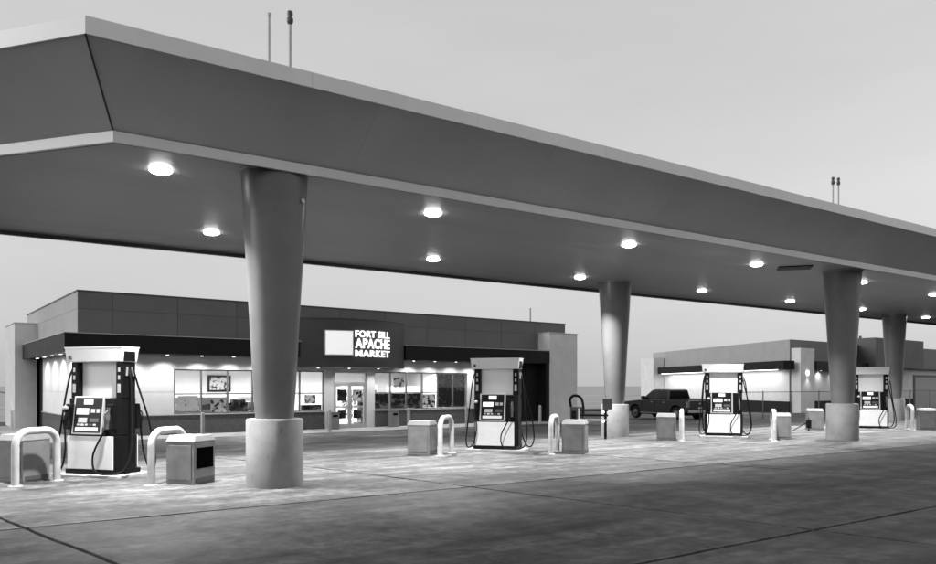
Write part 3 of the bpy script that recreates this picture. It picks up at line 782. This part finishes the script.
st = lbox(.5, 21.5, .70, .82, 3.395, 3.418, "added_strip_glow", M_lens2)  # added glowing strip, not a fixture the building has
l = bpy.data.lights.new("added_wall_fill", 'AREA'); l.shape = 'RECTANGLE'; l.size = 20; l.size_y = .12; l.energy = 190  # added area light that evenly brightens the white side wall
lo = bpy.data.objects.new("added_wall_fill", l); COL.objects.link(lo); lo.parent = far; lo.location = (p[0], p[1], 3.37)
lo.rotation_euler = (0, 0, ang)

# ------------------------------------------------------------------ pickup truck
def truck(x, y, rz):
    o = thing("pickup_truck", (x, y, gz(x, y) - .0), rz, "dark crew-cab pickup truck parked near the far building", "pickup truck")
    HW = .97
    def arch(cx, r=.47, k=8): return [(cx + r * math.cos(math.pi * i / k), .42 + r * math.sin(math.pi * i / k)) for i in range(k + 1)]
    fx, rx = 1.78, -1.82
    prof = [(2.85, .45), (2.88, .85), (2.80, 1.06), (1.62, 1.17), (1.2, 1.2), (-2.78, 1.2), (-2.86, 1.15), (-2.86, .50)] + [(rx - .47, .42)] + list(reversed(arch(rx)))[1:-1] + [(rx + .47, .42)] + [(fx - .47, .42)] + list(reversed(arch(fx)))[1:-1] + [(fx + .47, .42)]
    body = MB().side(prof, -HW, HW).build("body", M_paint, o, .035, 3)
    # cab: tapered greenhouse
    def ghp(inset, dz=0): return [(1.22, 1.19), (.42, 1.80), (.10, 1.86), (-.95, 1.86), (-1.12, 1.80), (-1.20, 1.19)]
    g = ghp(0); vs = []; n_ = len(g)
    for s in (-1, 1):
        for (gx, gzz) in g:
            inn = (gzz - 1.19) / .67 * .20; vs.append((gx, s * (HW - .03 - inn), gzz))
    fs = [tuple(range(n_)), tuple(range(2 * n_ - 1, n_ - 1, -1))] + [(i, n_ + i, n_ + (i + 1) % n_, (i + 1) % n_) for i in range(n_)]
    cab = MB().add(vs, fs).build("cab", M_paint, o, .03, 3)
    def sy(z, s, out=.012): return s * (HW - .03 - (z - 1.19) / .67 * .20 + out)
    for s in (-1, 1):
        for q in ([(.98, 1.26), (.42, 1.72), (.05, 1.77), (.05, 1.26)], [(-.03, 1.26), (-.03, 1.77), (-.86, 1.77), (-1.02, 1.70), (-1.06, 1.26)]):
            MB().add([(a, sy(b, s), b) for a, b in q] + [(a, sy(b, s, -.02), b) for a, b in q],
                     [(0, 1, 2, 3, 4)[:len(q)], tuple(range(2 * len(q) - 1, len(q) - 1, -1))] + [(i, (i + 1) % len(q), len(q) + (i + 1) % len(q), len(q) + i) for i in range(len(q))]).build("side_window", M_tint, cab)
        for hx in (.12, -.95): B(hx, hx + .2, min(s * .965, s * .995), max(s * .965, s * .995), 1.04, 1.08).build("door_handle", M_chrome, o)
        for dx in (1.12, .0, -1.12): B(dx - .006, dx + .006, min(s * .955, s * .975), max(s * .955, s * .975), .55, 1.17).build("door_gap", M_black, o)
        B(.78, .98, min(s * .99, s * 1.2), max(s * .99, s * 1.2), 1.22, 1.44).build("mirror", M_paint, o, .03)
        B(-2.875, -2.72, min(s * .80, s * .985), max(s * .80, s * .985), .78, 1.12).build("tail_lamp", M_tail, o, .015)
        B(2.72, 2.90, min(s * .62, s * .95), max(s * .62, s * .95), .84, 1.0).build("headlight", M_frame, o, .02)
        B(-1.3, 1.25, min(s * .93, s * 1.05), max(s * .93, s * 1.05), .36, .42).build("running_board", M_chrome, o, .01)
        for cx in (fx, rx):
            wh = link("wheel", None, o); wh.location = (cx, s * .86, .39)
            def rev(pr, nm, m):
                k = 28; vs2 = []; fs2 = []
                for r_, yy in pr: vs2 += [(r_ * math.cos(2 * math.pi * i / k), yy * s, r_ * math.sin(2 * math.pi * i / k)) for i in range(k)]
                for j in range(len(pr) - 1):
                    for i in range(k): fs2.append((j * k + i, j * k + (i + 1) % k, (j + 1) * k + (i + 1) % k, (j + 1) * k + i))
                return MB().add(vs2, fs2, True).build(nm, m, wh)
            rev([(.24, -.12), (.36, -.12), (.39, -.08), (.39, .08), (.36, .12), (.25, .12), (.24, .05)], "tyre", M_tyre)
            rev([(.25, .11), (.23, .07), (.19, .085), (.09, .10), (.07, .12), (.001, .12)], "rim", M_galv)
    # windscreen and rear window lie on the sloping cab ends
    MB().hexa([(1.165, -.80, 1.25), (1.165, .80, 1.25), (1.14, .80, 1.25), (1.14, -.80, 1.25), (.475, -.70, 1.775), (.475, .70, 1.775), (.45, .70, 1.775), (.45, -.70, 1.775)]).build("windscreen", M_tint, cab)
    MB().hexa([(-1.195, -.78, 1.28), (-1.195, .78, 1.28), (-1.225, .78, 1.28), (-1.225, -.78, 1.28), (-1.11, -.68, 1.72), (-1.11, .68, 1.72), (-1.14, .68, 1.72), (-1.14, -.68, 1.72)]).build("rear_window", M_tint, cab)
    B(-2.70, -1.28, -.84, .84, 1.19, 1.215).build("bed_cover", M_black, o)
    for s in (-1, 1): B(-2.80, -1.26, min(s * .86, s * .95), max(s * .86, s * .95), 1.19, 1.235).build("bed_rail", M_black, o, .01)
    tg = B(-2.885, -2.85, -.79, .79, .66, 1.17).build("tailgate", M_paint, o, .012)
    B(-2.90, -2.884, -.12, .12, .98, 1.05).build("tailgate_handle", M_chrome, tg)
    B(-2.90, -2.884, -.16, .16, .70, .80).build("licence_plate", M_white, tg)
    B(-3.02, -2.80, -.95, .95, .44, .62).build("rear_bumper", M_chrome, o, .03)
    B(2.80, 2.98, -.95, .95, .42, .66).build("front_bumper", M_chrome, o, .03)
    B(2.84, 2.90, -.6, .6, .70, 1.0).build("grille", M_black, o)
    B(-2.6, 2.6, -.55, .55, .28, .46).build("chassis", M_black, o)
truck(12.5, 48.0, R(119))

# ------------------------------------------------------------------ chain-link fence
fu0, fu1, fv = 36.0, 82.0, 13.2
fx_, fy_, _ = uv(fu0, fv); fence = thing("chain_link_fence", (fx_, fy_, gv(fv) - .03), UA, "thin chain-link fence before the far building", "fence")
FL = fu1 - fu0
n = 15
for k in range(n + 1): MB().lathe([(.035, -.05), (.035, 1.62), (.02, 1.66)], 8, (FL * k / n, 0)).build("post", M_wire, fence)
MB().tube([(0, 0, 1.58), (FL, 0, 1.58)], .022, 6).build("rail", M_wire, fence)
mb = MB(); st = .22
def wire(a, b):
    a = Vector(a); b = Vector(b); r = .0022
    mb.add([a + Vector((0, -r, r)), a + Vector((0, r, -r)), b + Vector((0, r, -r)), b + Vector((0, -r, r))], [(0, 1, 2, 3)])
k = -1.55
while k < FL:
    x0, x1 = k, k + 1.55
    a, b = max(x0, 0), min(x1, FL)
    if b > a:
        wire((a, 0, .02 + a - x0), (b, 0, .02 + b - x0)); wire((a, .004, 1.57 - (a - x0)), (b, .004, 1.57 - (b - x0)))
    k += st
o = mb.build("wire_mesh", M_wire, fence); o["kind"] = "stuff"

# ------------------------------------------------------------------ air station and rack between shop and column
def gpt(x, y): return (x, y, gz(x, y))
o = thing("air_machine", gpt(4.25, 29.5), RP, "dark air machine with arched hose and pale stripe behind the bin", "air machine")
B(-.26, .26, -.2, .2, 0, 1.0).build("cabinet", M_darkgrey, o, .02); B(.06, .12, -.212, -.2, .15, .95).build("stripe", M_white, o)
B(-.2, -.02, -.21, -.2, .55, .85).build("instruction_plate", M_black, o)
MB().tube(spline([(-.24, -.1, 1.0), (-.27, -.1, 1.30), (-.1, -.12, 1.44), (.14, -.14, 1.36), (.24, -.16, 1.10), (.25, -.2, .7)], 8), .05, 8).build("hose", M_black2, o)
B(-.3, .3, -.24, .24, -.05, .04).build("foot", M_walk, o)
o = thing("steel_rack", gpt(4.02, 23.9), RP, "low dark steel rack with two small lamps beside the column pedestal", "rack")
for x in (-.42, .30): MB().tube([(x, 0, -.02), (x, 0, 1.0 if x > 0 else .78)], .045 if x > 0 else .018, 8).build("leg", M_black, o)
for z in (.92, .76, .62): B(-.5, .38, -.04, .04, z - .04, z + .02).build("shelf_bar", M_black if z != .62 else M_frame, o, .006)
MB().tube([(-.42, 0, .22), (-.75, -.3, .01)], .018, 6).build("brace", M_black, o)
for z in (.86, .56): MB().lathe([(.0, z - .035), (.03, z - .02), (.03, z + .02), (.0, z + .035)], 12, (.24, -.08)).build("lamp_globe", M_lens2, o)
B(.22, .5, -.05, .05, .94, 1.28).build("sign_box", M_darkgrey, o, .01)
o = thing("squeegee_stand", gpt(12.0, 27.4), RP, "thin dark squeegee stand between two bins near the column", "squeegee stand")
B(.18, .34, -.1, .1, .12, .42).build("bucket", M_black, o, .02); MB().tube([(-.28, -.1, .02), (.26, 0, .36)], .016, 6).build("brace", M_black, o)
MB().tube([(.26, 0, -.02), (.26, 0, .5)], .02, 6).build("post", M_black, o)
# far left: field fence post with a leaning rail
o = thing("field_gate", (-31.2, 51.5, gz(-31.2, 51.5)), R(20), "thin pole frame at the field edge beyond the shop", "gate")
for x in (0, .9): MB().tube([(x, 0, -.05), (x, 0, 1.6)], .04, 6).build("post", M_galv, o)
MB().tube([(0.9, 0, 1.6), (.2, 0, 1.75), (-2.5, 0, 2.2)], .04, 6).build("rail", M_galv, o)
